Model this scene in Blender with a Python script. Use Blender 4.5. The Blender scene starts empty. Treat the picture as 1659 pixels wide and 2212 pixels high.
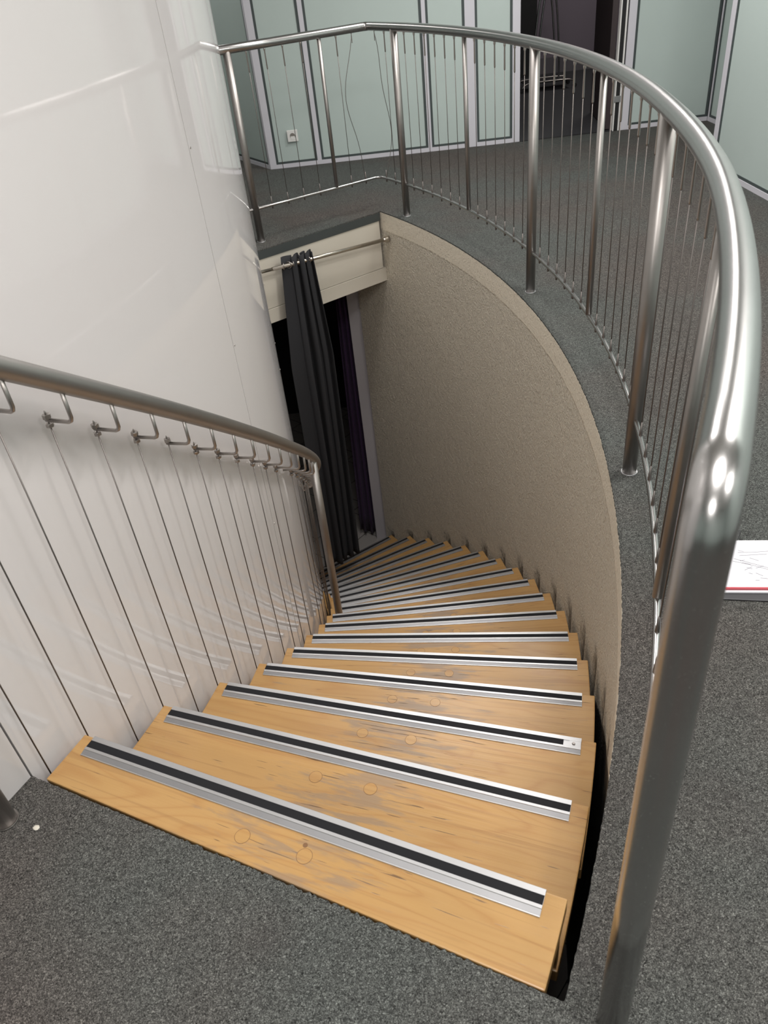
import bpy, bmesh, math, random
from mathutils import Vector, Matrix
from mathutils.geometry import tessellate_polygon
random.seed(7)
C = bpy.context.scene.collection
PI = math.pi
# ------------------------------------------------------------------ dimensions
CX, CY = -4.041, 2.828          # centre of the curved stair
RISE, STEP, A0 = 0.1746, 3.65, -26.75
RW, RT, RI, RC = 4.827, 4.795, 3.706, 3.67   # outer wall, tread outer, tread inner, white wall
RG = 4.886                       # guard railing radius
ZL = -2.968                      # lower floor
ZC = 2.62                        # ceiling

def cp(r, az, z=0.0):
    a = math.radians(az)
    return Vector((CX + r*math.cos(a), CY + r*math.sin(a), z))
def noseline(az): return -(az - A0)/STEP*RISE

# ------------------------------------------------------------------ materials
def newmat(name):
    m = bpy.data.materials.new(name); m.use_nodes = True
    nt = m.node_tree; b = nt.nodes['Principled BSDF']
    return m, nt, b
def N(nt, t, **kw):
    n = nt.nodes.new(t)
    for k, v in kw.items():
        if k in n.inputs.keys(): n.inputs[k].default_value = v
        else: setattr(n, k, v)
    return n
def L(nt, a, b): nt.links.new(a, b)
def math_n(nt, op, a=None, b=None, c=None, clamp=False):
    n = nt.nodes.new('ShaderNodeMath'); n.operation = op; n.use_clamp = clamp
    for i, v in enumerate((a, b, c)):
        if v is None: continue
        if isinstance(v, (int, float)): n.inputs[i].default_value = v
        else: L(nt, v, n.inputs[i])
    return n.outputs[0]
def ramp(nt, fac, stops):
    r = nt.nodes.new('ShaderNodeValToRGB'); L(nt, fac, r.inputs[0])
    el = r.color_ramp.elements
    while len(el) > 1: el.remove(el[-1])
    el[0].position = stops[0][0]; el[0].color = (*stops[0][1], 1)
    for p, c in stops[1:]:
        e = el.new(p); e.color = (*c, 1)
    return r.outputs[0]
def mixc(nt, fac, a, b, mode='MIX'):
    n = nt.nodes.new('ShaderNodeMix'); n.data_type = 'RGBA'; n.blend_type = mode
    if isinstance(fac, (int, float)): n.inputs[0].default_value = fac
    else: L(nt, fac, n.inputs[0])
    for i, v in ((6, a), (7, b)):
        if isinstance(v, tuple): n.inputs[i].default_value = (*v, 1)
        else: L(nt, v, n.inputs[i])
    return n.outputs[2]
def bump(nt, b, h, strength, dist):
    n = nt.nodes.new('ShaderNodeBump'); n.inputs['Strength'].default_value = strength
    n.inputs['Distance'].default_value = dist; L(nt, h, n.inputs['Height']); L(nt, n.outputs[0], b.inputs['Normal'])
def objco(nt, scale=(1, 1, 1), rot=(0, 0, 0)):
    t = nt.nodes.new('ShaderNodeTexCoord'); mp = nt.nodes.new('ShaderNodeMapping')
    mp.inputs['Scale'].default_value = scale; mp.inputs['Rotation'].default_value = rot
    L(nt, t.outputs['Object'], mp.inputs['Vector']); return mp.outputs[0]
def noise(nt, vec, scale, detail=2, rough=.5, dist=0.0):
    n = nt.nodes.new('ShaderNodeTexNoise'); n.inputs['Scale'].default_value = scale
    n.inputs['Detail'].default_value = detail; n.inputs['Roughness'].default_value = rough
    n.inputs['Distortion'].default_value = dist; L(nt, vec, n.inputs['Vector']); return n.outputs[0]
def plain(name, col, rough=.6, metal=0.0, spec=.5, coat=0.0):
    m, nt, b = newmat(name)
    b.inputs['Base Color'].default_value = (*col, 1); b.inputs['Roughness'].default_value = rough
    b.inputs['Metallic'].default_value = metal; b.inputs['Specular IOR Level'].default_value = spec
    b.inputs['Coat Weight'].default_value = coat; b.inputs['Coat Roughness'].default_value = .06
    return m

def steel_mat(name, col, rough):
    m, nt, b = newmat(name)
    v = objco(nt); n = noise(nt, v, 900, 2)
    n2 = noise(nt, v, 14, 3)
    L(nt, mixc(nt, n2, tuple(c*.88 for c in col), col), b.inputs['Base Color'])
    b.inputs['Metallic'].default_value = 1.0
    r = math_n(nt, 'MULTIPLY_ADD', n, .10, rough - .05); L(nt, r, b.inputs['Roughness'])
    return m
M = {}
M['steel'] = steel_mat('brushed_steel', (.50, .49, .485), .25)
M['steel_post'] = steel_mat('brushed_post_steel', (.35, .33, .315), .42)
M['steel_fine'] = steel_mat('cable_steel', (.20, .18, .17), .45)
M['steel_dull'] = steel_mat('dull_steel', (.42, .39, .37), .36)
M['alu'] = steel_mat('aluminium', (.60, .60, .61), .46)
M['alu_dark'] = steel_mat('aluminium_ribbed', (.36, .36, .37), .55)
M['grip'] = plain('black_grip', (.014, .014, .016), .85, spec=.2)
M['white_lam'] = plain('white_gloss_laminate', (.61, .583, .58), .05, spec=.5)
M['seam'] = plain('dark_seam', (.06, .055, .05), .7)
M['frame'] = plain('lilac_grey_frame', (.62, .61, .66), .45)
M['gasket'] = plain('dark_gasket', (.055, .07, .07), .5)
M['cream'] = plain('cream_board', (.585, .545, .47), .42)
M['socket'] = plain('white_plastic', (.80, .79, .77), .35)
M['socket_dark'] = plain('socket_recess', (.22, .20, .18), .5)
M['edge_dark'] = plain('dark_grey_edging', (.045, .052, .052), .6)
M['black'] = plain('black_and_shade', (.012, .012, .013), .6)
M['brown_black'] = plain('dark_brown_leaf', (.035, .024, .026), .5)
M['purple_wall'] = plain('grey_purple_paint', (.20, .17, .205), .6)
M['dark_carpet'] = plain('dark_carpet', (.028, .028, .032), .9)
M['rod'] = steel_mat('champagne_rod', (.66, .61, .54), .28)
M['chrome'] = plain('chrome', (.7, .7, .7), .12, metal=1)
M['paper'] = plain('paper', (.70, .69, .73), .8, spec=.2)
M['red'] = plain('red_edge', (.45, .05, .07), .5)
M['folder'] = plain('black_folder', (.025, .024, .028), .4)
M['pencil'] = plain('pencil_line', (.20, .195, .22), .8)
M['jamb'] = plain('grey_jamb', (.50, .48, .51), .5)
M['baseboard_beyond'] = plain('grey_skirting', (.14, .13, .145), .6)

# green laminate
m, nt, b = newmat('mint_laminate'); M['green'] = m
v = objco(nt); n = noise(nt, v, 3.0, 2); n2 = noise(nt, v, 220, 2)
c = mixc(nt, n, (.475, .555, .530), (.505, .590, .565))
c = mixc(nt, math_n(nt, 'MULTIPLY', n2, .18), c, (.42, .49, .47)); L(nt, c, b.inputs['Base Color'])
b.inputs['Roughness'].default_value = .42

# carpet
m, nt, b = newmat('grey_loop_carpet'); M['carpet'] = m
v = objco(nt)
fib = noise(nt, v, 400, 2, .6, 1.6)
fib2 = noise(nt, v, 95, 2, .5, .8)
patch = noise(nt, v, .9, 3, .55)
dirt = noise(nt, v, 5.5, 4, .6)
tone = mixc(nt, ramp(nt, patch, [(.42, (0, 0, 0)), (.60, (1, 1, 1))]), (.132, .138, .131), (.140, .124, .115))
mul = ramp(nt, math_n(nt, 'MULTIPLY_ADD', fib2, .14, math_n(nt, 'MULTIPLY', fib, .86)),
           [(.35, (.10, .10, .10)), (.45, (.45, .45, .45)), (.54, (.95, .95, .95)), (.65, (2.6, 2.65, 2.6))])
c = mixc(nt, 1.0, tone, mul, 'MULTIPLY')
c = mixc(nt, math_n(nt, 'MULTIPLY', ramp(nt, dirt, [(.55, (0, 0, 0)), (.75, (1, 1, 1))]), .35), c, (.07, .06, .06))
L(nt, c, b.inputs['Base Color']); b.inputs['Roughness'].default_value = .95
b.inputs['Specular IOR Level'].default_value = .12
bump(nt, b, fib, .9, .006)

# rough plaster
m, nt, b = newmat('beige_roughcast'); M['plaster'] = m
tc = nt.nodes.new('ShaderNodeTexCoord'); sx = nt.nodes.new('ShaderNodeSeparateXYZ'); L(nt, tc.outputs['Object'], sx.inputs[0])
X, Y, Z = sx.outputs
v = tc.outputs['Object']
big = noise(nt, v, 1.3, 3); fine = noise(nt, v, 95, 3, .6, .6); mid = noise(nt, v, 22, 4, .65, .5); hair = noise(nt, v, 60, 4, .7)
base = mixc(nt, big, (.77, .70, .575), (.81, .735, .61))
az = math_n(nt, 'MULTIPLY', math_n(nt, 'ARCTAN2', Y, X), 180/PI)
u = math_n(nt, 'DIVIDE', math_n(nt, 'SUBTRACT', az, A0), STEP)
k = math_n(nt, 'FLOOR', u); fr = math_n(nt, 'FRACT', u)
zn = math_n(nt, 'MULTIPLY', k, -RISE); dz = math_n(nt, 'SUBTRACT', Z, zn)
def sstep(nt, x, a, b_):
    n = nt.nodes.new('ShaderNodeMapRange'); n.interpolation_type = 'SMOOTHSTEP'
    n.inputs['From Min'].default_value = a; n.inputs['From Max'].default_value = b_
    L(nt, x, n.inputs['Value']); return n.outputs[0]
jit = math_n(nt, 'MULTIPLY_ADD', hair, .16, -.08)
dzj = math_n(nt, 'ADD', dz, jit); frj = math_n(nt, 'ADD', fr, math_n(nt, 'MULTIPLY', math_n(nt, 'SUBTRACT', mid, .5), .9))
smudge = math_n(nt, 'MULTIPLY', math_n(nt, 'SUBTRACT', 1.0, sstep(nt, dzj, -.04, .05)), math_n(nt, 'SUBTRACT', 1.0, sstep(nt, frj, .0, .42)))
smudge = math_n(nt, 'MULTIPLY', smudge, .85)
# black ragged-edged strip beside the first treads
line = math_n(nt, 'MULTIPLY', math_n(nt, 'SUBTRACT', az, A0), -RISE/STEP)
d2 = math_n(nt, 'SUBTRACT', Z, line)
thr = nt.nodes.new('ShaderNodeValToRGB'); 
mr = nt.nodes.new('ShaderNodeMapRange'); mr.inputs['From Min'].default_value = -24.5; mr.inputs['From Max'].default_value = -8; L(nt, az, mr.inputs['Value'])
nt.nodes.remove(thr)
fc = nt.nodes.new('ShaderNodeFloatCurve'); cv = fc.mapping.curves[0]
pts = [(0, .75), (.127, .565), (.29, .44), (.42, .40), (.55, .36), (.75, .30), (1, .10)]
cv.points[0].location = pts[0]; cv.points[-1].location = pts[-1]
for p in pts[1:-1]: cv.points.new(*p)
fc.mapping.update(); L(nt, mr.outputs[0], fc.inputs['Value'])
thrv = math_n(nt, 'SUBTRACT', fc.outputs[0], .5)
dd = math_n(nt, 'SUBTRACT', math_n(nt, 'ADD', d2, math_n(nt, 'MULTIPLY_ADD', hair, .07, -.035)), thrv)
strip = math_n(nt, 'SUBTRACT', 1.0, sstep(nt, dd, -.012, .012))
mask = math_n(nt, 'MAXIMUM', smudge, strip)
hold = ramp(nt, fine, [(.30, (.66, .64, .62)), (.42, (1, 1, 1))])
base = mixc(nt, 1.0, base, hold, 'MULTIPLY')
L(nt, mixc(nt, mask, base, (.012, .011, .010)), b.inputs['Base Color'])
b.inputs['Roughness'].default_value = .42
inb = sstep(nt, Z, -.125, -.112)
hgt = math_n(nt, 'MULTIPLY', math_n(nt, 'ADD', fine, math_n(nt, 'MULTIPLY', mid, .8)), math_n(nt, 'SUBTRACT', 1.0, math_n(nt, 'MULTIPLY', inb, .75)))
hgt = math_n(nt, 'ADD', hgt, math_n(nt, 'MULTIPLY', inb, .9))
bump(nt, b, hgt, 1.0, .020)

# wood
m, nt, b = newmat('pine_tread'); M['wood'] = m
tc = nt.nodes.new('ShaderNodeTexCoord'); oi = nt.nodes.new('ShaderNodeObjectInfo')
add = nt.nodes.new('ShaderNodeVectorMath'); add.operation = 'ADD'
cmb = nt.nodes.new('ShaderNodeCombineXYZ')
L(nt, math_n(nt, 'MULTIPLY', oi.outputs['Random'], 13.0), cmb.inputs[1]); L(nt, math_n(nt, 'MULTIPLY', oi.outputs['Random'], 7.0), cmb.inputs[2])
L(nt, tc.outputs['Object'], add.inputs[0]); L(nt, cmb.outputs[0], add.inputs[1])
def mp(scale):
    q = nt.nodes.new('ShaderNodeMapping'); q.inputs['Scale'].default_value = scale; L(nt, add.outputs[0], q.inputs['Vector']); return q.outputs[0]
g1 = noise(nt, mp((1.1, 7, 4)), 1.0, 2, .5, .5)
rings = math_n(nt, 'FRACT', math_n(nt, 'MULTIPLY', g1, 13.0))
grain = noise(nt, mp((3, 110, 20)), 1.0, 3, .6, .2)
tone = noise(nt, mp((1.4, 3, 1)), 1.3, 2)
c = mixc(nt, tone, (.405, .228, .072), (.455, .282, .118))
c = mixc(nt, math_n(nt, 'MULTIPLY', ramp(nt, rings, [(0, (1, 1, 1)), (.10, (.3, .3, .3)), (.35, (0, 0, 0)), (.80, (.1, .1, .1)), (1, (1, 1, 1))]), .50), c, (.34, .165, .055))
c = mixc(nt, math_n(nt, 'MULTIPLY', grain, .30), c, (.34, .18, .07))
sx = nt.nodes.new('ShaderNodeSeparateXYZ'); L(nt, tc.outputs['Object'], sx.inputs[0])
dx = math_n(nt, 'DIVIDE', math_n(nt, 'SUBTRACT', sx.outputs[0], 4.27), .25)
bell = math_n(nt, 'SUBTRACT', 1.0, math_n(nt, 'MULTIPLY', dx, dx), clamp=True)
wn = noise(nt, mp((4, 26, 4)), 1.6, 4, .65, .3)
wear = math_n(nt, 'MULTIPLY', sstep(nt, math_n(nt, 'ADD', math_n(nt, 'MULTIPLY', bell, .22), wn), .63, .80), math_n(nt, 'MULTIPLY_ADD', oi.outputs['Random'], .3, .60))
c = mixc(nt, wear, c, (.235, .172, .122))
ln = noise(nt, mp((1.6, 75, 20)), 1.0, 2, .5, .6)
c = mixc(nt, math_n(nt, 'MULTIPLY', sstep(nt, ln, .56, .66), .35), c, (.26, .13, .05))
cr = noise(nt, mp((9, 160, 20)), 1.0, 2, .5, .3)
crk = math_n(nt, 'MULTIPLY', sstep(nt, math_n(nt, 'ADD', cr, math_n(nt, 'MULTIPLY', bell, .05)), .695, .74), .8)
c = mixc(nt, crk, c, (.10, .055, .03))
L(nt, c, b.inputs['Base Color'])
L(nt, math_n(nt, 'MULTIPLY_ADD', wn, .16, .26), b.inputs['Roughness'])
bump(nt, b, math_n(nt, 'SUBTRACT', grain, math_n(nt, 'MULTIPLY', crk, 1.5)), .22, .002)
M['plug'] = plain('wood_plug', (.43, .25, .10), .35)
M['plug_line'] = plain('plug_outline', (.17, .085, .035), .6)

# fabric
def fabric(name, col, sheen=.3):
    m, nt, b = newmat(name)
    v = objco(nt, (1, 1, 1)); n = noise(nt, v, 500, 2)
    L(nt, mixc(nt, n, tuple(x*.8 for x in col), tuple(x*1.2 for x in col)), b.inputs['Base Color'])
    b.inputs['Roughness'].default_value = .85; b.inputs['Sheen Weight'].default_value = sheen
    bump(nt, b, n, .3, .001); return m
M['curtain'] = fabric('charcoal_fabric', (.019, .0195, .023), 0.0)
M['purple'] = fabric('purple_fabric', (.035, .012, .055), .1)

# lower tiles
m, nt, b = newmat('dark_floor_tiles'); M['tiles'] = m
v = objco(nt)
br = nt.nodes.new('ShaderNodeTexBrick'); L(nt, v, br.inputs['Vector'])
br.inputs['Color1'].default_value = (.34, .32, .31, 1); br.inputs['Color2'].default_value = (.31, .295, .28, 1)
br.inputs['Mortar'].default_value = (.01, .01, .01, 1); br.inputs['Scale'].default_value = 1
br.inputs['Brick Width'].default_value = .33; br.inputs['Row Height'].default_value = .33; br.inputs['Mortar Size'].default_value = .003
L(nt, br.outputs[0], b.inputs['Base Color']); b.inputs['Roughness'].default_value = .4

# ------------------------------------------------------------------ mesh helpers
def link(name, me, mat, parent=None, loc=None, rotz=0.0, smooth=False, **props):
    o = bpy.data.objects.new(name, me); C.objects.link(o)
    if mat is not None:
        me.materials.clear(); me.materials.append(mat)
    if smooth:
        for p in me.polygons: p.use_smooth = True
    if parent: o.parent = parent
    if loc is not None: o.location = loc
    o.rotation_euler = (0, 0, rotz)
    for k_, v_ in props.items(): o[k_] = v_
    return o
def mk(name, verts, faces):
    me = bpy.data.meshes.new(name); me.from_pydata([tuple(v) for v in verts], [], faces); me.update(); return me
def box_me(name, x0, x1, y0, y1, z0, z1, bevel=0.0):
    bm = bmesh.new(); bmesh.ops.create_cube(bm, size=1)
    for v in bm.verts:
        v.co = Vector(((x0+x1)/2 + v.co.x*(x1-x0), (y0+y1)/2 + v.co.y*(y1-y0), (z0+z1)/2 + v.co.z*(z1-z0)))
    if bevel: bmesh.ops.bevel(bm, geom=bm.edges[:], offset=bevel, segments=2, affect='EDGES', profile=.6)
    me = bpy.data.meshes.new(name); bm.to_mesh(me); bm.free(); return me
def tube_me(name, pts, r, seg=14, caps=True, radii=None):
    pts = [Vector(p) for p in pts]; n = len(pts)
    T = []
    for i in range(n):
        a = pts[i] - pts[i-1] if i else pts[1]-pts[0]
        c = pts[i+1]-pts[i] if i < n-1 else a
        T.append((a.normalized()+c.normalized()).normalized())
    ref = Vector((0, 0, 1)) if abs(T[0].z) < .9 else Vector((1, 0, 0))
    u = (ref - T[0]*ref.dot(T[0])).normalized()
    V = []; F = []
    for i in range(n):
        if i:
            u = (u - T[i]*u.dot(T[i]))
            u.normalize()
        w = T[i].cross(u)
        rr = radii[i] if radii else r
        for j in range(seg):
            a = 2*PI*j/seg
            V.append(pts[i] + (u*math.cos(a)+w*math.sin(a))*rr)
    for i in range(n-1):
        for j in range(seg):
            j2 = (j+1) % seg
            F.append((i*seg+j, i*seg+j2, (i+1)*seg+j2, (i+1)*seg+j))
    if caps:
        F.append(tuple(range(seg-1, -1, -1))); F.append(tuple(range((n-1)*seg, n*seg)))
    me = mk(name, V, F)
    for p in me.polygons: p.use_smooth = len(p.vertices) == 4
    return me
def arcwall_me(name, r0, r1, a0, a1, z0, z1, n=None, rel=True):
    """solid curved wall, local coords about the stair centre"""
    n = n or max(2, int(abs(a1-a0)/.8)); V = []; F = []
    zs = [z0, z1] if not isinstance(z0, list) else z0
    for i in range(n+1):
        a = math.radians(a0+(a1-a0)*i/n); c, s = math.cos(a), math.sin(a)
        V += [(r0*c, r0*s, z0), (r1*c, r1*s, z0), (r1*c, r1*s, z1), (r0*c, r0*s, z1)]
    for i in range(n):
        for j in range(4):
            F.append((4*i+j, 4*i+(j+1) % 4, 4*(i+1)+(j+1) % 4, 4*(i+1)+j))
    F.append((3, 2, 1, 0)); F.append((4*n, 4*n+1, 4*n+2, 4*n+3))
    me = mk(name, V, F)
    bm = bmesh.new(); bm.from_mesh(me); bmesh.ops.recalc_face_normals(bm, faces=bm.faces); bm.to_mesh(me); bm.free()
    return me
CEN = Vector((CX, CY, 0))
def smooth_by_angle(me, deg=30):
    bm = bmesh.new(); bm.from_mesh(me)
    for f in bm.faces: f.smooth = True
    for e in bm.edges:
        if len(e.link_faces) == 2 and e.calc_face_angle(0) > math.radians(deg): e.smooth = False
    bm.to_mesh(me); bm.free()
def poly_slab(name, outline, z1, z0):
    pts = [Vector((p[0], p[1], 0)) for p in outline]
    tri = tessellate_polygon([pts]); n = len(pts)
    V = [(p.x, p.y, z1) for p in pts] + [(p.x, p.y, z0) for p in pts]
    F = []
    for t in tri:
        a, b_, c_ = t
        nrm = (pts[b_]-pts[a]).cross(pts[c_]-pts[a]).z
        if nrm < 0: a, c_ = c_, a
        F.append((a, b_, c_)); F.append((c_+n, b_+n, a+n))
    for i in range(n):
        j = (i+1) % n; F.append((i, i+n, j+n, j))
    me = mk(name, V, F)
    bm = bmesh.new(); bm.from_mesh(me); bmesh.ops.recalc_face_normals(bm, faces=bm.faces); bm.to_mesh(me); bm.free()
    return me
def thing(name, label, cat, loc=(0, 0, 0), rotz=0.0, group=None):
    o = bpy.data.objects.new(name, None); C.objects.link(o); o.location = loc; o.rotation_euler = (0, 0, rotz)
    o.empty_display_size = .1
    o['label'] = label; o['category'] = cat
    if group: o['group'] = group
    return o
def tag(o, label, cat, group=None):
    o['label'] = label; o['category'] = cat
    if group: o['group'] = group
    return o
def struct(name, me, mat, label=None, **kw):
    o = link(name, me, mat, **kw); o['kind'] = 'structure'
    if label: o['label'] = label
    return o
def join_me(name, mes):
    bm = bmesh.new()
    for m_ in mes: bm.from_mesh(m_)
    me = bpy.data.meshes.new(name); bm.to_mesh(me); bm.free(); return me

# ------------------------------------------------------------------ upper floor
HA = Vector((0.193, 5.124, 0)); HB = Vector((-0.549, 4.610, 0))       # landing edge above the doorway
hd = (HA-HB).normalized()
HC = HB - hd*.32                                                        # runs behind the white wall
BA = Vector((-.585, 6.705, 0)); BB = Vector((2.93, 6.635, 0))
jr = random.Random(3)
outl = [(-3.1, -3.2), (2.37, -3.2), (2.37, 5.24), (2.93, 5.24), (2.93, 6.635), (-.585, 6.705), (-1.5, 8.33), (-3.1, 8.33)]
for a in range(75, 27, -4): outl.append(tuple(cp(RC-.01, a)[:2]))
outl.append((HC.x, HC.y))
for i in range(1, 40):
    q = HC.lerp(HA, i/40); outl.append((q.x + jr.uniform(-.0015, .0015), q.y+jr.uniform(-.002, .002)))
for i in range(0, 760):
    a = 28.55 + (-28.68-28.55)*i/759
    q = cp(RW + .0004 + jr.uniform(-.0012, .0012), a); outl.append((q.x, q.y))
p0, p1 = cp(RW, -28.68), cp(RC-.01, -28.74)
for i in range(1, 200):
    q = p0.lerp(p1, i/200); w = .0032 if .1 < i/200 < .65 else .0012
    outl.append((q.x + jr.uniform(-w, w)*.5, q.y + jr.uniform(-w, w)))
for a in range(-29, -75, -4): outl.append(tuple(cp(RC-.01, a)[:2]))
outl.append((cp(RC-.01, -75).x, cp(RC-.01, -75).y))
outl = [o for o in outl]
struct('floor', poly_slab('floor', outl, 0.0, -.007), M['carpet'], 'grey speckled carpet of the upper landing')

# dark edging and boards above the doorway
def along(a, b_, off0, off1, z0, z1, bevel=0.0, s0=0.0, s1=None):
    """box along the line a->b, thickness from off0 to off1 on the camera side"""
    d = (b_-a); ln = d.length; ang = math.atan2(d.y, d.x); s1 = ln if s1 is None else s1
    me = box_me('b', s0, s1, -off1, -off0, z0, z1, bevel)
    return me, a, ang
def put(name, a, b_, off0, off1, z0, z1, mat, kind='struct', parent=None, label=None, bevel=0.0, s0=0.0, s1=None):
    me, loc, ang = along(a, b_, off0, off1, z0, z1, bevel, s0, s1)
    o = link(name, me, mat, parent=parent, loc=loc, rotz=ang)
    if kind == 'struct': o['kind'] = 'structure'
    if label: o['label'] = label
    return o
HL = (HA-HC).length
put('trim_1', HC, HA, -.05, .004, -.055, -.0075, M['edge_dark'], label='dark grey edging strip of the landing above the doorway')
hw = put('wall_header', HC, HA, -.10, .0, -.36, -.056, M['cream'], label='cream board above the lower doorway', s1=HL-.009)
link('gap_shade', box_me('g', HL-.0088, HL+.001, .012, .03, -.36, -.056), M['black'], parent=hw)  # black strip painting in the shade at the board's end
put('trim_2', HC, HA, -.10, .004, -.452, -.3635, M['cream'], label='cream lintel board over the dark doorway', bevel=.002, s1=HL+.012)
# slab over the lower lobby
low = [(HC.x, HC.y), (HA.x, HA.y), (.40, 5.25), (.40, 8.2), (-3.05, 8.2), (-3.05, 4.6)]
perp = Vector((-hd.y, hd.x, 0))
low2 = [HC+perp*.102, HA+perp*.102+hd*.1, Vector((.6, 5.3, 0)), Vector((.6, 8.2, 0)), Vector((-3.05, 8.2, 0)), Vector((-3.05, 5.0, 0))]
struct('ceiling_lower', poly_slab('ceiling_lower', [(p.x, p.y) for p in low2], -.03, -.452), M['cream'])

# curved beige wall
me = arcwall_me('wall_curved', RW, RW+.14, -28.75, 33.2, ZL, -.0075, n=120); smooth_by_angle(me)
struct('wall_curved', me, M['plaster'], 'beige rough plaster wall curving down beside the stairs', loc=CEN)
# end wall under the landing at the stair head
a_, b_ = cp(RC, -28.95), cp(RW+.1, -28.95)
me = box_me('wall_near', 0, (b_-a_).length, -.1, 0, ZL, -.0075)
struct('wall_near', me, M['black'], loc=Vector((a_.x, a_.y, 0)), rotz=math.atan2(b_.y-a_.y, b_.x-a_.x))  # coloured black to stand in for the darkness under the landing
# white glossy wall panels
me = arcwall_me('wall_white', RC-.06, RC-.008, -75, 75, ZL, ZC, n=150); smooth_by_angle(me)
ww = struct('wall_white', me, M['seam'], 'tall white glossy panelled wall curving along the inner side of the stairs', loc=CEN)
seams = [-75, -49.2, -28.75, -8.35, 12.1, 32.6, 53, 75]
for i in range(len(seams)-1):
    g = .034
    me = arcwall_me('panel', RC-.008, RC, seams[i]+g, seams[i+1]-g, ZL+.001, ZC-.001, n=int((seams[i+1]-seams[i])*2)); smooth_by_angle(me)
    link('panel', me, M['white_lam'], parent=ww)
def disc_me(r, h, seg=12):
    bm = bmesh.new(); bmesh.ops.create_cone(bm, cap_ends=True, segments=seg, radius1=r, radius2=r*.8, depth=h)
    me = bpy.data.meshes.new('disc'); bm.to_mesh(me); bm.free(); return me
sm = disc_me(.0035, .003)
sm.transform(Matrix.Rotation(PI/2, 4, 'Y'))
for az_s, zs in ((-8.15, (1.62, .977, .399, -.31, -.9, -1.5)), (-19.0, (-.27,)), (-28.5, (.9, .3)), (7.0, (.25, -.02, -.15)), (12.3, (.9, .4, -.3))):
    for z in zs:
        s = link('screw', sm, M['steel_dull'], parent=ww)
        s.location = (RC*math.cos(math.radians(az_s)), RC*math.sin(math.radians(az_s)), z); s.rotation_euler = (0, 0, math.radians(az_s))

# ------------------------------------------------------------------ partition walls
def partition(name, a, b_, posts, gaps, zt=ZC, label=None, zb=0.0, panels=True):
    """posts: list of (x0,x1) frame uprights; gaps: list of (x0,x1) glazed/green bays"""
    d = b_-a; ln = d.length; ang = math.atan2(d.y, d.x)
    root = link(name, box_me('back', 0, ln, 0.028, .06, zt-.05, zt), M['frame'], loc=a, rotz=ang)
    root['kind'] = 'structure'
    if label: root['label'] = label
    for x0, x1 in gaps:
        link('panel', box_me('panel', x0, x1, .010, .03, zb, zt-.002), M['green'], parent=root)
        t = .018
        fr = join_me('gasket', [box_me('g', x0, x0+t, .0045, .0099, .030, zt-.01), box_me('g', x1-t, x1, .0045, .0099, .030, zt-.01),
                                box_me('g', x0+t, x1-t, .0045, .0099, .030, .046), box_me('g', x0+t, x1-t, .0045, .0099, zt-.03, zt-.01)])
        link('gasket', fr, M['gasket'], parent=root)
        link('base_rail', box_me('r', x0, x1, 0, .0099, 0, .030), M['frame'], parent=root)
    for x0, x1 in posts:
        link('frame_post', box_me('p', x0, x1, 0, .05, 0, zt-.002, .002), M['frame'], parent=root)
    return root
dB = (BB-BA).normalized(); lenB = (BB-BA).length
def bx_(x): return (x - BA.x)/dB.x
wb = partition('wall_back', BA, BB,
    [(bx_(a), bx_(b_)) for a, b_ in ((-.585, -.534), (-.201, -.166), (.695, .725), (1.012, 1.088), (1.368, 1.427), (2.236, 2.293))],
    [(bx_(a), bx_(b_)) for a, b_ in ((-.534, -.201), (-.166, .695), (.725, 1.012), (1.088, 1.368), (2.293, 2.928))],
    label='pale mint green partition wall across the landing')
# transom over the door
link('transom', box_me('t', bx_(1.427), bx_(2.236), .0, .05, 2.06, ZC-.05), M['frame'], parent=wb)
# slanted return at the left
RA = Vector((-1.5, 8.33, 0))
dR = BA-RA
partition('wall_left', RA, BA, [(dR.length-.03, dR.length)], [(0, .9), (.9, dR.length-.03)], label='mint green partition turning away behind the railing')
# right recess and right wall
partition('wall_recess', BB, Vector((2.93, 5.24, 0)), [(0, .02)], [(.02, 1.39)])
partition('wall_right', Vector((2.37, 5.24, 0)), Vector((2.37, -3.2, 0)), [(0, .055), (2.4, 2.46), (4.9, 4.96)], [(.055, 2.4), (2.46, 4.9), (4.96, 8.4)], label='mint green partition wall at the right of the landing')
put('wall_end', Vector((2.93, 5.24, 0)), Vector((2.425, 5.24, 0)), -.05, 0, 0, ZC, M['frame'])
struct('wall_rear', box_me('w', -3.2, 2.5, -3.3, -3.2, 0, ZC), M['green'])
struct('wall_far_left', box_me('w', -3.2, -3.1, -3.2, 8.4, 0, ZC), M['green'])
struct('wall_far_back', box_me('w', -3.2, -1.45, 8.33, 8.4, 0, ZC), M['green'])
M['ceil'] = plain('white_ceiling', (.62, .60, .57), .8)
struct('ceiling', box_me('c', -3.3, 3.1, -3.3, 8.5, ZC, ZC+.08), M['ceil'])

# wall socket
so = thing('wall_socket', 'white square wall socket low on the mint green partition', 'socket', (-.371, 6.6975, .23), math.atan2(dB.y, dB.x))
link('cover_plate', box_me('p', -.042, .042, -.011, .0, -.042, .042, .004), M['socket'], parent=so)
me = tube_me('well', [(0, -.0125, 0), (0, -.0108, 0)], .021, 24); link('recess', me, M['socket_dark'], parent=so)
link('insert', box_me('i', -.016, .016, -.0135, -.0115, -.026, -.002, .001), M['socket'], parent=so)

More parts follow.
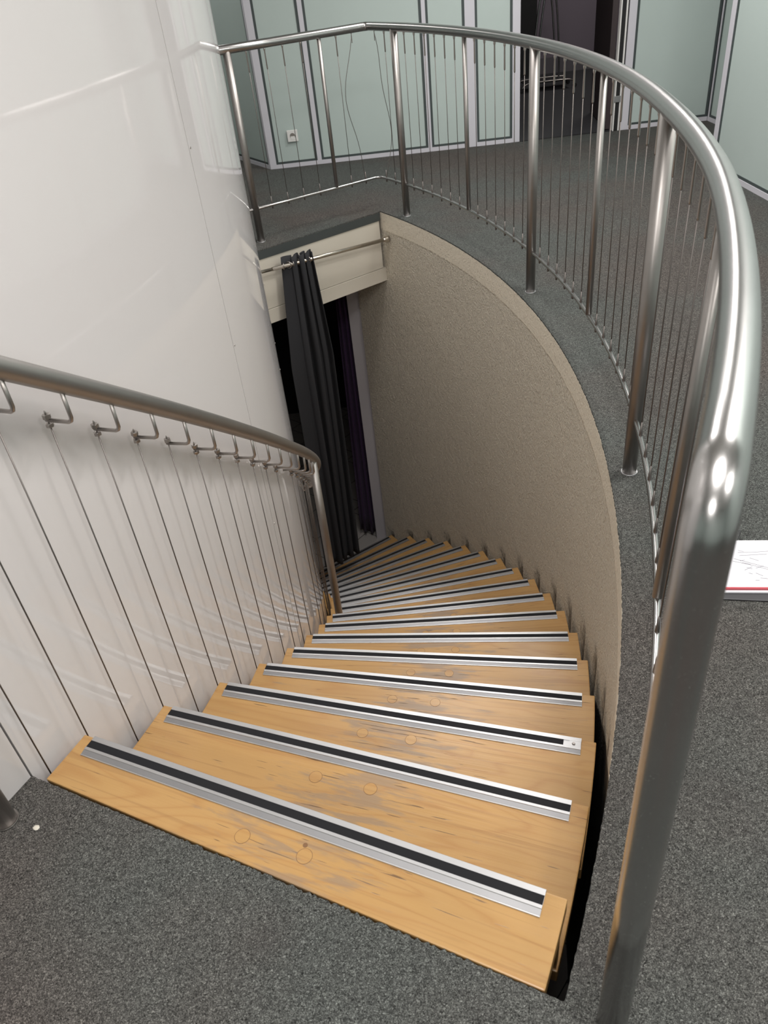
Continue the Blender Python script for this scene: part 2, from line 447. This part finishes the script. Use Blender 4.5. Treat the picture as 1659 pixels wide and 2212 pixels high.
# doorway fittings and the room beyond
def at(x, y, z=0): return Vector((x, y, z))
dr = link('door_1', box_me('leaf', 0, .80, 0, .04, .008, 2.04, .002), M['brown_black'], loc=(2.165, 6.70, 0), rotz=math.radians(82)); dr['kind'] = 'structure'
dr['label'] = 'dark brown door standing open into the dark room'
tr = link('door_track', join_me('t', [box_me('a', 0, .009, -.012, .03, .0, 2.06), box_me('a', .042, .053, -.012, .03, .0, 2.06)]), M['socket'], loc=(2.172, 6.665, 0)); tr['kind'] = 'structure'
tr.name = 'trim_3'; tr['label'] = 'narrow twin aluminium strips at the right door jamb'
link('seal', box_me('a', .009, .042, -.004, .03, .0, 2.06), M['black'], parent=tr)
link('seal', box_me('a', .052, .064, -.004, .03, .0, 2.06), M['black'], parent=tr)
link('latch_plate', box_me('a', -.002, .048, -.016, -.0125, .205, .25, .001), M['alu'], parent=tr)
struct('floor_beyond', box_me('f', 1.2, 4.6, 6.675, 10.2, -.012, -.001), M['dark_carpet'])
struct('trim_4', box_me('f', 1.427, 2.17, 6.655, 6.672, -.004, .004), M['black'], 'dark threshold strip in the doorway')
struct('wall_beyond', box_me('w', 2.30, 4.6, 10.05, 10.15, -.01, 2.6), M['purple_wall'], 'dull purple grey wall inside the dark room')
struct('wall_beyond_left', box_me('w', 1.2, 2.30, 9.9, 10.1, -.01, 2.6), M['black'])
struct('wall_beyond_side', box_me('w', 4.6, 4.7, 6.7, 10.2, -.01, 2.6), M['purple_wall'])
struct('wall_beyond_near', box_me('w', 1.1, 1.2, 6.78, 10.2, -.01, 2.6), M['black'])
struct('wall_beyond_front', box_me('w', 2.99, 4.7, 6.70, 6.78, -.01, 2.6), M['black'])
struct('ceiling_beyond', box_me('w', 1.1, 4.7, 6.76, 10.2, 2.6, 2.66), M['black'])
struct('baseboard_beyond', box_me('w', 2.31, 4.6, 10.02, 10.049, -.001, .16), M['baseboard_beyond'])

# chrome trolley
ty = 8.95
tl = thing('luggage_trolley', 'chrome tube luggage trolley with arched hoops standing in the dark room', 'trolley', (2.2, ty, 0))
def hoop(x0, x1, xt0, xt1, y, ztop):
    return [(x0, y, .07), (x0+.005, y, .35), (xt0-.035, y, ztop-.12), (xt0, y, ztop-.03), ((xt0+xt1)/2, y, ztop), (xt1, y, ztop-.03), (xt1+.035, y, ztop-.12), (x1-.005, y, .35), (x1, y, .07)]
def smooth_path(p, it=2):
    p = [Vector(q) for q in p]
    for _ in range(it):
        q = [p[0]]
        for i in range(len(p)-1):
            q += [p[i].lerp(p[i+1], .25), p[i].lerp(p[i+1], .75)]
        q.append(p[-1]); p = q
    return p
for dy, ddx in ((0, 0), (.12, .075)):
    link('hoop', tube_me('h', smooth_path(hoop(-.155+ddx, .075+ddx, -.060+ddx, -.01+ddx, dy, .92)), .010, 10), M['chrome'], parent=tl)
for dy in (-.06, .20):
    link('base_rail', tube_me('h', smooth_path([(-.28, dy, .03), (-.25, dy, .07), (-.2, dy, .085), (.2, dy, .085), (.25, dy, .07), (.28, dy, .03)]), .0065, 10), M['steel_dull'], parent=tl)
link('deck', box_me('d', -.24, .24, -.05, .19, .070, .078), M['black'], parent=tl)
for dx_ in (-.27, .27):
    for dy in (-.06, .20):
        link('wheel', tube_me('w', [(dx_, dy-.008, .022), (dx_, dy+.008, .022)], .022, 16), M['black'], parent=tl)

# ------------------------------------------------------------------ lower level
sl = struct('floor_lower', box_me('f', -3.4, 3.4, -3.4, 3.4, -.05, 0), M['tiles'], 'dark tiled floor at the foot of the stairs', loc=(-.177, 5.65, ZL), rotz=math.radians(46.8))
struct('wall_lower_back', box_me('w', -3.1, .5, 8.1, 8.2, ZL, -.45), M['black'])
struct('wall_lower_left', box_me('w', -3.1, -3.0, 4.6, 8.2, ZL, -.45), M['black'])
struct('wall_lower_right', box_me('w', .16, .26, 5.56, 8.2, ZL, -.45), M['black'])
# door jamb at the foot
ja, jb = cp(4.93, 33.7), cp(4.845, 33.65)
jd = struct('door_2', box_me('j', -.125, .0, -.02, .10, ZL, -.452, .003), M['jamb'], 'grey door jamb at the foot of the curved wall', loc=(.035, 5.525, 0), rotz=math.radians(-12))
link('stop_strip', box_me('j', -.035, -.018, -.030, -.0205, ZL+.001, -.453, .002), M['jamb'], parent=jd)
# purple curtain
def drape(name, pathf, zf_top, zf_bot, nu, nv, mat, **kw):
    V = []; F = []
    for j in range(nv+1):
        v = j/nv
        for i in range(nu+1):
            u = i/nu; V.append(pathf(u, v, zf_top(u), zf_bot(u)))
    for j in range(nv):
        for i in range(nu):
            a = j*(nu+1)+i; F.append((a, a+1, a+nu+2, a+nu+1))
    me = mk(name, V, F)
    for p in me.polygons: p.use_smooth = True
    o = link(name, me, mat, **kw)
    md = o.modifiers.new('thick', 'SOLIDIFY'); md.thickness = .0022; md.offset = 0
    return o
def ppath(u, v, zt, zb):
    w = .085 + .06*v
    x = -.085 - w*(1-u); y = 5.60 + .025*math.sin(u*PI*5) + .02*(1-u)
    return Vector((x + .004*math.sin(u*PI*14), y, zt + (zb-zt)*v))
pc = drape('purple_curtain', ppath, lambda u: -.46, lambda u: ZL+.015+.05*(1-u), 60, 14, M['purple'])
tag(pc, 'dark purple curtain hanging beside the grey jamb in the lower doorway', 'curtain')

# curtain rod
rod_a = Vector((HC.x, HC.y, 0)); 
perpc = Vector((hd.y, -hd.x, 0))               # towards the camera
def rodpt(s, off=.08):                         # s measured from (-.53,4.526) along the header
    p = Vector((-.53, 4.526, -.100)) + hd*s; p.z = -.100 - .061*s; return p
e_ = .924
rt = thing('curtain_rod', 'satin steel tension rod across the landing edge, carrying the grey curtain', 'curtain rod', rodpt(.4))
def rel(p, o): return Vector(p) - Vector(o.location)
link('outer_tube', tube_me('t', [rel(rodpt(-.22), rt), rel(rodpt(.055), rt)], .0098, 16), M['rod'], parent=rt)
link('inner_tube', tube_me('t', [rel(rodpt(.05), rt), rel(rodpt(e_-.03), rt)], .0118, 16), M['rod'], parent=rt)
link('end_cap', tube_me('t', [rel(rodpt(e_-.04), rt), rel(rodpt(e_-.028), rt), rel(rodpt(e_-.012), rt), rel(rodpt(e_+.004), rt)], .013, 20, radii=[.0135, .0135, .020, .021]), M['rod'], parent=rt)

# grey curtain bunched on the rod
ct = thing('grey_curtain', 'charcoal eyelet curtain bunched on the rod in the stairwell doorway', 'curtain', rodpt(.23))
NP = 6; NF = 4.6
def cpath(u, v, zt, zb):
    z = zt + (zb-zt)*v
    t = max(0, min(1, (-z)/.75)); t2 = max(0, min(1, (-z-.7)/1.7))
    sL = .125 + (.050-.125)*t + (.03-.05)*t2; sR = .335 + (.378-.335)*t + (.350-.378)*t2
    s = sL + (sR-sL)*u
    amp = .022 + .012*t
    uu = max(0.0, u-.30)/.70; ph = .5 + uu**1.12*PI*2*3.4 + .55*math.sin(3*v+u*4)
    o = -amp*math.cos(ph)*(.75+.35*math.sin(u*13+2.2*v)) + .03*t*(1-u)
    s += .010*math.sin(2*ph)*(1-.5*t) + .01*t2*math.sin(5*u+1)
    p = Vector((-.53, 4.526, 0)) + hd*s + perpc*o
    p.z = z + .004*math.sin(ph*2)*(1-v)
    return p
o = drape('cloth', lambda u, v, a, b_: cpath(u, v, a, b_) - Vector(ct.location), lambda u: -.060-.008*u, lambda u: -2.415-.02*u, 150, 46, M['curtain'], parent=ct)
for i in range(NP+1):
    u = (i+.0)/(NP); u = (i+.5)/(NP) if i < NP else None
    if u is None: break
    # eyelets sit where the cloth crosses the rod
    s = .112 + .21*u
    c0 = rodpt(s) - Vector(ct.location)
    ring = bpy.data.meshes.new('eyelet'); bm = bmesh.new()
    R1, r1 = .0185, .0035
    vs = [[bm.verts.new(((R1+r1*math.cos(b2))*math.cos(a2), (R1+r1*math.cos(b2))*math.sin(a2), r1*math.sin(b2))) for b2 in [2*PI*q/8 for q in range(8)]] for a2 in [2*PI*q/24 for q in range(24)]]
    for a2 in range(24):
        for b2 in range(8):
            bm.faces.new((vs[a2][b2], vs[(a2+1) % 24][b2], vs[(a2+1) % 24][(b2+1) % 8], vs[a2][(b2+1) % 8]))
    for f in bm.faces: f.smooth = True
    bm.to_mesh(ring); bm.free()
    ring.transform(Matrix.Rotation(PI/2, 4, 'Y'))
    eo = link('eyelet', ring, M['steel_dull'], parent=ct); eo.location = c0
    eo.rotation_euler = (0, 0, math.atan2(hd.y, hd.x) + (.5 if i % 2 else -.5))

# ------------------------------------------------------------------ staircase
st = thing('staircase', 'curved staircase of orange pine treads with black and aluminium nosings', 'staircase', (CX, CY, 0))
def sector_me(r0, r1, a0, a1, z0, z1, n=5, bev=.003):
    me = arcwall_me('s', r0, r1, a0, a1, z0, z1, n=n)
    bm = bmesh.new(); bm.from_mesh(me)
    es = [e for e in bm.edges if len(e.link_faces) == 2 and e.calc_face_angle(0) > 1.0]
    bmesh.ops.bevel(bm, geom=es, offset=bev, segments=2, affect='EDGES', profile=.6)
    bm.to_mesh(me); bm.free(); return me
tread_me = sector_me(RI, RT, -4.25, 0, -.040, 0)
tread1_me = sector_me(RI, RT, -1.90, 0, -.040, 0)
XS0, XS1 = 3.736, 4.757
def strip_profile(x0, x1, prof):
    V = []; n = len(prof)
    for x in (x0, x1):
        for y, z in prof: V.append((x, y, z))
    F = [(i, (i+1) % n, n+(i+1) % n, n+i) for i in range(n)] + [tuple(range(n-1, -1, -1)), tuple(range(n, 2*n))]
    me = mk('p', V, F)
    bm = bmesh.new(); bm.from_mesh(me); bmesh.ops.recalc_face_normals(bm, faces=bm.faces); bm.to_mesh(me); bm.free()
    return me
prof = [(.0022, -.022), (.0022, .0035), (.0012, .0048), (-.0102, .0048), (-.0102, .0025), (-.0282, .0025), (-.0282, .0052), (-.0345, .0052), (-.0352, .0040), (-.0352, .0006), (.0006, .0006), (.0006, -.022)]
ramp_prof = [(-.0352, .0006), (-.0352, .0040), (-.0462, .0022), (-.0472, .0006)]
edge_prof = [(-.0472, .0006), (-.0466, .0026), (-.0486, .0024), (-.0492, .0006)]
strip_me = strip_profile(XS0, XS1, prof)
rib_me = strip_profile(XS0, XS1, ramp_prof)
lip_me = strip_profile(XS0, XS1, edge_prof)
grip_me = box_me('g', XS0, XS1-.0005, -.0281, -.0103, .0026, .0046)
grip3_me = box_me('g', XS0, XS1-.045, -.0281, -.0103, .0026, .0046)
riser_me = box_me('r', RI+.004, RT-.004, -.045, -.027, -RISE+.0005, -.0405)
plug_me = tube_me('p', [(0, 0, -.002), (0, 0, .0004)], .0150, 24)
ring_me = tube_me('p', [(0, 0, -.002), (0, 0, .0002)], .0160, 24)
for k_ in range(17):
    a = math.radians(A0 + STEP*k_); z = -RISE*k_
    t = link('tread', tread1_me if k_ == 0 else tread_me, M['wood'], parent=st)
    t.location = (0, 0, z); t.rotation_euler = (0, 0, a)
    for p in t.data.polygons: p.use_smooth = False
    link('nosing_strip', strip_me, M['alu'], parent=t)
    link('nosing_ramp', rib_me, M['alu_dark'], parent=t)
    link('nosing_lip', lip_me, M['alu'], parent=t)
    link('grip_insert', grip3_me if k_ == 2 else grip_me, M['grip'], parent=t)
    if k_ == 2:
        link('end_plate', box_me('e', XS1-.030, XS1-.0005, -.0281, -.0103, .0026, .0045), M['alu'], parent=t)
        s_ = link('screw', disc_me(.0045, .003), M['steel_dull'], parent=t); s_.location = (XS1-.019, -.0192, .0062)
    for rr, aa in ((4.183, -1.27), (4.318, -1.17)):
        for nm, me_, mt in (('plug_rim', ring_me, M['plug_line']), ('wood_plug', plug_me, M['wood'])):
            q = link(nm, me_, mt, parent=t); q.location = (rr*math.cos(math.radians(aa)), rr*math.sin(math.radians(aa)), 0)
    rs = link('riser', riser_me, M['wood'], parent=st); rs.location = (0, 0, z); rs.rotation_euler = (0, 0, a)
kn = tube_me('k', [(0, 0, -.001), (0, 0, .0003)], .005, 14)
first = [c_ for c_ in st.children if c_.name.startswith('tread')][0]
q = link('knot', kn, M['plug_line'], parent=first); q.location = (4.309*math.cos(math.radians(-.9)), 4.309*math.sin(math.radians(-.9)), 0)

# ------------------------------------------------------------------ inner handrail
RR = 3.760
hr = thing('stair_handrail', 'steel handrail with hanging cables following the white wall down the stairs', 'handrail', cp(3.703, -30.3))
H0 = Vector(hr.location)
def hgt_(az_):
    t_ = [(-31, .955), (-26, .950), (-22, .944), (-18, .938), (-13, .928), (-7, .918), (0, .918), (30, .92)]
    for (a0_, h0_), (a1_, h1_) in zip(t_, t_[1:]):
        if az_ <= a1_: return h0_ + (h1_-h0_)*(az_-a0_)/(a1_-a0_)
    return .92
def railp(az_, dr=0.0, dz=0.0):
    return cp(RR+dr, az_, noseline(az_)+hgt_(az_)+dz)
path = []
top_z = railp(-29.6).z
nz = cp(3.703, -30.3)
path += [Vector((nz.x, nz.y, z_)) for z_ in (0.0, .5, .95)]
path += [Vector((nz.x, nz.y, top_z-.05)), Vector((nz.x, nz.y, top_z-.02))+ (cp(RR, -29.0)-nz)*.12, railp(-29.4, -.03), railp(-28.8, -.012)]
az_ = -28.0
while az_ <= 31.0: path.append(railp(az_)); az_ += .75
link('rail', tube_me('rail', path, .0212, 24), M['steel_post'], parent=hr).location = -H0
link('base_ring', tube_me('ring', [cp(3.703, -30.3, 0), cp(3.703, -30.3, .004)], .025, 24), M['steel_dull'], parent=hr).location = -H0
pz = noseline(1.0)
pm = tube_me('post', [cp(3.7535, 1.0, -RISE*8), cp(3.7535, 1.0, noseline(1.0)+hgt_(1)-.01)], .0190, 20)
link('post', pm, M['steel_post'], parent=hr).location = -H0
pm = tube_me('post', [cp(3.7535, 30.4, -RISE*16), cp(3.7535, 30.4, noseline(30.4)+hgt_(30.4)-.01)], .0190, 20)
link('post', pm, M['steel_post'], parent=hr).location = -H0
RWI = 3.699
def hexnut(r, h):
    bm = bmesh.new(); bmesh.ops.create_cone(bm, cap_ends=True, segments=6, radius1=r, radius2=r, depth=h)
    bmesh.ops.bevel(bm, geom=bm.edges[:], offset=.0008, segments=1, affect='EDGES')
    me = bpy.data.meshes.new('nut'); bm.to_mesh(me); bm.free(); return me
nut = hexnut(.0086, .0100); nut2 = hexnut(.0084, .0085); 
stud = tube_me('stud', [(0, 0, -.004), (0, 0, .0055), (0, 0, .009)], .002, 8, radii=[.0022, .0022, .0008])
j = -1
while True:
    az_ = -26.6 + 1.77*j
    if az_ > 29.5: break
    zr = noseline(az_) + hgt_(az_); leg = zr - .089
    top = cp(RR, az_, zr-.018)
    tilt = random.uniform(-.12, .12)
    bend = cp(RR-.001, az_+.02, leg)
    inner = cp(RWI-.004, az_, leg+random.uniform(-.001, .001))
    pa = [top, top.lerp(bend, .8)] + [None]
    pth = [top, top.lerp(bend, .84), top.lerp(bend, .95)+(inner-bend)*.05, bend+(inner-bend)*.16, inner]
    br_ = link('bracket', tube_me('br', pth, .0043, 10), M['steel_dull'], parent=hr)
    br_.location = -H0
    wx = cp(RWI, az_, leg)
    missing = (j == 12)
    if not missing:
        a1 = link('nut', nut, M['steel_dull'], parent=br_); a1.location = wx + Vector((0, 0, .0085)); a1.rotation_euler = (tilt, tilt*.5, random.random())
        a3 = link('stud', stud, M['steel_dull'], parent=br_); a3.location = wx + Vector((0, 0, .0125)); a3.rotation_euler = (tilt, tilt*.5, 0)
        if j != 5:
            a2 = link('nut', nut2, M['steel_dull'], parent=br_); a2.location = wx + Vector((0, 0, -.0105)); a2.rotation_euler = (tilt*.5, 0, random.random())
        kk = max(0, math.ceil((az_-A0)/STEP))
        zb = -RISE*kk - .06
        link('cable', tube_me('c', [wx + Vector((0, 0, -.004)), cp(RWI, az_, (leg+zb)/2), cp(RWI, az_, zb)], .0017, 7), M['steel_fine'], parent=hr).location = -H0
    j += 1

# ------------------------------------------------------------------ guard railing
gr = thing('guard_railing', 'curved steel guard railing with vertical cables around the stair opening', 'railing', cp(RG, 0))
G0 = Vector(gr.location)
ZT, ZB = 1.0055, .190
AC, AE = 29.2, -28.68
def RTp(a):
    t = max(0.0, min(1.0, (-9-a)/10)); return RG + .0145*t*t*(3-2*t)
cdir = math.radians(29.9)
straight = Vector((-math.cos(cdir), -math.sin(cdir), 0))
def corner_path(z, rb, length):
    c = cp(RG, AC, z); tng = Vector((math.sin(math.radians(AC)), -math.cos(math.radians(AC)), 0))  # towards smaller az
    p = [c + straight*length, c + straight*length*.5, c + straight*rb*1.02]
    for i in range(1, 6):
        t = i/6; p.append((c+straight*rb)*(1-t)**2 + c*2*t*(1-t) + (c+tng*rb)*t*t)
    return p, rb
p, rb = corner_path(ZT, .035, 1.22)
a = AC - math.degrees(rb/RG)
while a > AE + 1.0:
    p.append(cp(RTp(a), a, ZT)); a -= .7
ebr = .052; ea = AE + math.degrees(ebr/RG)
for i in range(0, 8):
    t = i/7*PI/2
    p.append(cp(RTp(AE), ea - math.degrees(ebr*math.sin(t)/RG), ZT - ebr*(1-math.cos(t))))
p += [cp(RTp(AE), AE, .8), cp(RTp(AE), AE, .4), cp(RTp(AE), AE, 0)]
link('top_rail', tube_me('tr', p, .0226, 32), M['steel'], parent=gr).location = -G0
p, rb = corner_path(ZB, .05, 1.16)
a = AC - math.degrees(rb/RG) - .3
while a > AE: p.append(cp(RG, a, ZB)); a -= .7
p.append(cp(RG, AE, ZB))
link('bottom_rail', tube_me('brl', p, .0080, 14), M['steel'], parent=gr).location = -G0
cc_ = cp(RG, AC, 0)
P0 = Vector((-.545, 4.77, 0)); s0 = (cc_-P0).length
def topof(x):
    d = Vector((x.x-CX, x.y-CY, 0)); a_ = math.degrees(math.atan2(d.y, d.x))
    return Vector((x.x, x.y, 0)) + d.normalized()*(RTp(a_)-RG)
def postobj(x, mid=False):
    if mid:
        xt = topof(x); me = tube_me('mp', [Vector((x.x, x.y, ZB+.004)), Vector((xt.x, xt.y, ZT-.012))], .0115, 18)
    else: me = tube_me('po', [Vector((x.x, x.y, 0)), Vector((x.x, x.y, ZT-.008))], .0212, 24)
    link('mid_post' if mid else 'post', me, M['steel_post'], parent=gr).location = -G0
    if not mid:
        link('base_ring', tube_me('ri', [Vector((x.x, x.y, 0)), Vector((x.x, x.y, .004))], .0245, 24), M['alu'], parent=gr).location = -G0
posts = [P0, cp(RG, 25.8), cp(RG, 7.62), cp(RG, -10.57)]
for x in posts: postobj(x)
mids = [cc_ + straight*(s0-.5635), cp(RG, 16.75), cp(RG, -1.5), cp(RG, -19.6)]
for x in mids: postobj(x, True)
fit_me = tube_me('f', [(0, 0, 0), (0, 0, -.012), (0, 0, -.018), (0, 0, -.10), (0, 0, -.105)], .004, 8, radii=[.0055, .0055, .0032, .0040, .0025])
nip_me = tube_me('n', [(0, 0, -.020), (0, 0, -.016), (0, 0, .007), (0, 0, .011), (0, 0, .05)], .004, 8, radii=[.0040, .0048, .0050, .0050, .0022])
def cable(x, wav=0.0, dirv=None, seed=0):
    n = 24 if wav else 2; pts = []
    for i in range(n+1):
        t = i/n; q = Vector((x.x, x.y, ZB + (ZT-.03-ZB)*t)); q += (topof(x) - Vector((x.x, x.y, 0)))*t
        if wav and dirv is not None:
            q += dirv*(wav*math.sin(PI*t)*(1+.5*math.sin(2*PI*t+seed)))
        pts.append(q)
    c_ = link('cable', tube_me('cb', pts, .0018, 7), M['steel_fine'], parent=gr); c_.location = -G0
    f_ = link('top_fitting', fit_me, M['steel_dull'], parent=c_); f_.location = topof(x) + Vector((0, 0, ZT-.018))
    if wav: f_.scale = (.6, .6, .5)
    f_ = link('end_nipple', nip_me, M['steel_fine'], parent=c_); f_.location = Vector((x.x, x.y, ZB))
for a0, a1 in ((25.8, 16.75), (16.75, 7.62), (7.62, -1.5), (-1.5, -10.57), (-10.57, -19.6), (-19.6, AE)):
    for i in range(1, 7): cable(cp(RG, a0 + (a1-a0)*i/7))
for s in (.112, .222, .332, .446): cable(P0 + (-straight)*s)
cable(P0 - straight*.675)
cable(P0 - straight*.780, .060, straight*1.0, 3.6)
cable(cp(RG, 28.3), .055, -straight*1.0, 0.3)
cable(cp(RG, 27.05))

# ------------------------------------------------------------------ sketch pad on the carpet
pr = math.radians(-10.3)
pd = thing('sketch_pad', 'open white sketch pad with faint pencil drawings lying on the carpet', 'sketch pad', (.79, 1.375, .0045), pr)
link('page', box_me('p', 0, .34, .006, .190, .0045, .0085), M['paper'], parent=pd)
link('back_page', box_me('p', 0, .335, -.007, .0058, 0.0, .0040), M['paper'], parent=pd)
link('red_edge', box_me('p', 0, .34, .0, .0058, .0041, .0092, .0005), M['red'], parent=pd)
link('pages_block', box_me('p', .0, .335, .006, .188, 0, .0044), M['paper'], parent=pd)
rs_ = random.Random(11)
mes = []
cw_ = .00055
def pl(pts): mes.append(tube_me('l', [(x_, y_, .0087) for x_, y_ in pts], cw_, 5))
pl([(.185, .150), (.193, .128), (.235, .134), (.228, .156), (.185, .150)])
pl([(.195, .148), (.225, .152)]); pl([(.20, .132), (.197, .16)])
pl([(.075, .115), (.11, .098), (.15, .078), (.19, .062)]); pl([(.07, .105), (.12, .086), (.18, .055)])
pl([(.09, .14), (.13, .141), (.17, .145)]); pl([(.10, .128), (.16, .133)])
pl([(.16, .12), (.175, .10), (.185, .075), (.20, .07)]); pl([(.17, .05), (.20, .035), (.225, .045), (.22, .065)])
pl([(.21, .1), (.225, .075), (.25, .07)]); pl([(.12, .04), (.15, .035), (.19, .02)]); pl([(.155, .02), (.175, .04)])
for _ in range(26):
    x_ = rs_.uniform(.07, .30); y_ = rs_.uniform(.03, .15); an = rs_.uniform(-.7, .6); ln_ = rs_.uniform(.008, .03)
    pl([(x_, y_), (x_+math.cos(an)*ln_, y_+math.sin(an)*ln_)])
link('drawing', join_me('d', mes), M['pencil'], parent=pd)
fo = link('folder', box_me('f', 0, .36, -.026, .20, 0, .0042, .0015), M['folder'], loc=(.775, 1.378, .0), rotz=pr-.055)
tag(fo, 'thin black folder lying under the sketch pad', 'folder')
cl = thing('binder_clip', 'small black clip at the upper corner of the sketch pad', 'clip', (.928, 1.565, .0), math.radians(55))
link('jaw', box_me('c', -.028, .028, -.009, .009, 0, .013, .003), M['black'], parent=cl)
link('handle', tube_me('h', [(-.01, .009, .011), (-.008, .022, .010), (.008, .022, .010), (.01, .009, .011)], .0012, 8), M['black'], parent=cl)

cm = bmesh.new(); bmesh.ops.create_icosphere(cm, subdivisions=2, radius=.006)
for v_ in cm.verts: v_.co = Vector((v_.co.x*(1+.5*jr.random()), v_.co.y*(.7+.5*jr.random()), max(v_.co.z, 0)*.4))
me = bpy.data.meshes.new('crumb'); cm.to_mesh(me); cm.free()
cr_ = link('crumb', me, M['cream'], loc=(-.775, .935, .0005)); tag(cr_, 'tiny pale crumb on the carpet beside the handrail foot', 'crumb')
# ------------------------------------------------------------------ lights
def area(name, loc, sx_, sy_, power, col=(1, .955, .90), rotz=0.0):
    l = bpy.data.lights.new(name, 'AREA'); l.shape = 'RECTANGLE'; l.size = sx_; l.size_y = sy_
    l.energy = power; l.color = col
    o = bpy.data.objects.new(name, l); C.objects.link(o); o.location = loc; o.rotation_euler = (0, 0, rotz); return o
WH = (1, .965, .935)
area('ceiling_lamp_and_fill', (1.75, 2.3, ZC-.03), .6, .6, 56, WH)
area('ceiling_lamp_and_fill', (1.45, 5.1, ZC-.03), .6, .6, 40, WH)
area('ceiling_lamp_and_fill', (1.45, -.6, ZC-.03), .6, .6, 30, WH)
area('ceiling_lamp_and_fill', (.35, 3.9, ZC-.03), .6, .6, 34, WH)  # added fill above the well, brightens the deep treads and plaster
area('ceiling_lamp_and_fill', (.15, .25, ZC-.03), .6, .6, 50, WH)  # added fill over the stair head to brighten the plaster wall
area('ceiling_lamp_and_fill', (-.9, -1.6, ZC-.03), .6, .6, 42, WH)
area('ceiling_lamp_and_fill', (-1.6, 7.0, ZC-.03), .6, .6, 14, WH)
area('room_fill', (3.2, 8.9, 2.5), .6, .6, 20)  # added dim fill, no known source, lifts the purple wall beyond
w = bpy.data.worlds.new('world'); bpy.context.scene.world = w; w.use_nodes = True
w.node_tree.nodes['Background'].inputs[0].default_value = (.02, .02, .022, 1)
w.node_tree.nodes['Background'].inputs[1].default_value = 1

# ------------------------------------------------------------------ camera
cam = bpy.data.cameras.new('camera'); co = bpy.data.objects.new('camera', cam); C.objects.link(co)
Rm = Matrix(((0.9932167117132706, 0.11627795824436213, 0.0),
             (-0.06863135988450089, 0.5862316006759, -0.8072312226429403),
             (-0.09386319840002122, 0.8017555405457044, 0.590235337124425)))
co.matrix_world = Matrix.Translation((0, 0, 1.37)) @ Rm.to_4x4()
cam.sensor_fit = 'HORIZONTAL'; cam.sensor_width = 36; cam.lens = 36*1664.5/1659
cam.clip_start = .02; cam.clip_end = 60
cam.dof.use_dof = True; cam.dof.focus_distance = 2.6; cam.dof.aperture_fstop = 11
sc = bpy.context.scene; sc.camera = co
sc.view_settings.view_transform = 'Standard'; sc.view_settings.look = 'None'
sc.view_settings.gamma = 1; sc.view_settings.use_curve_mapping = False; sc.view_settings.exposure = 0.0
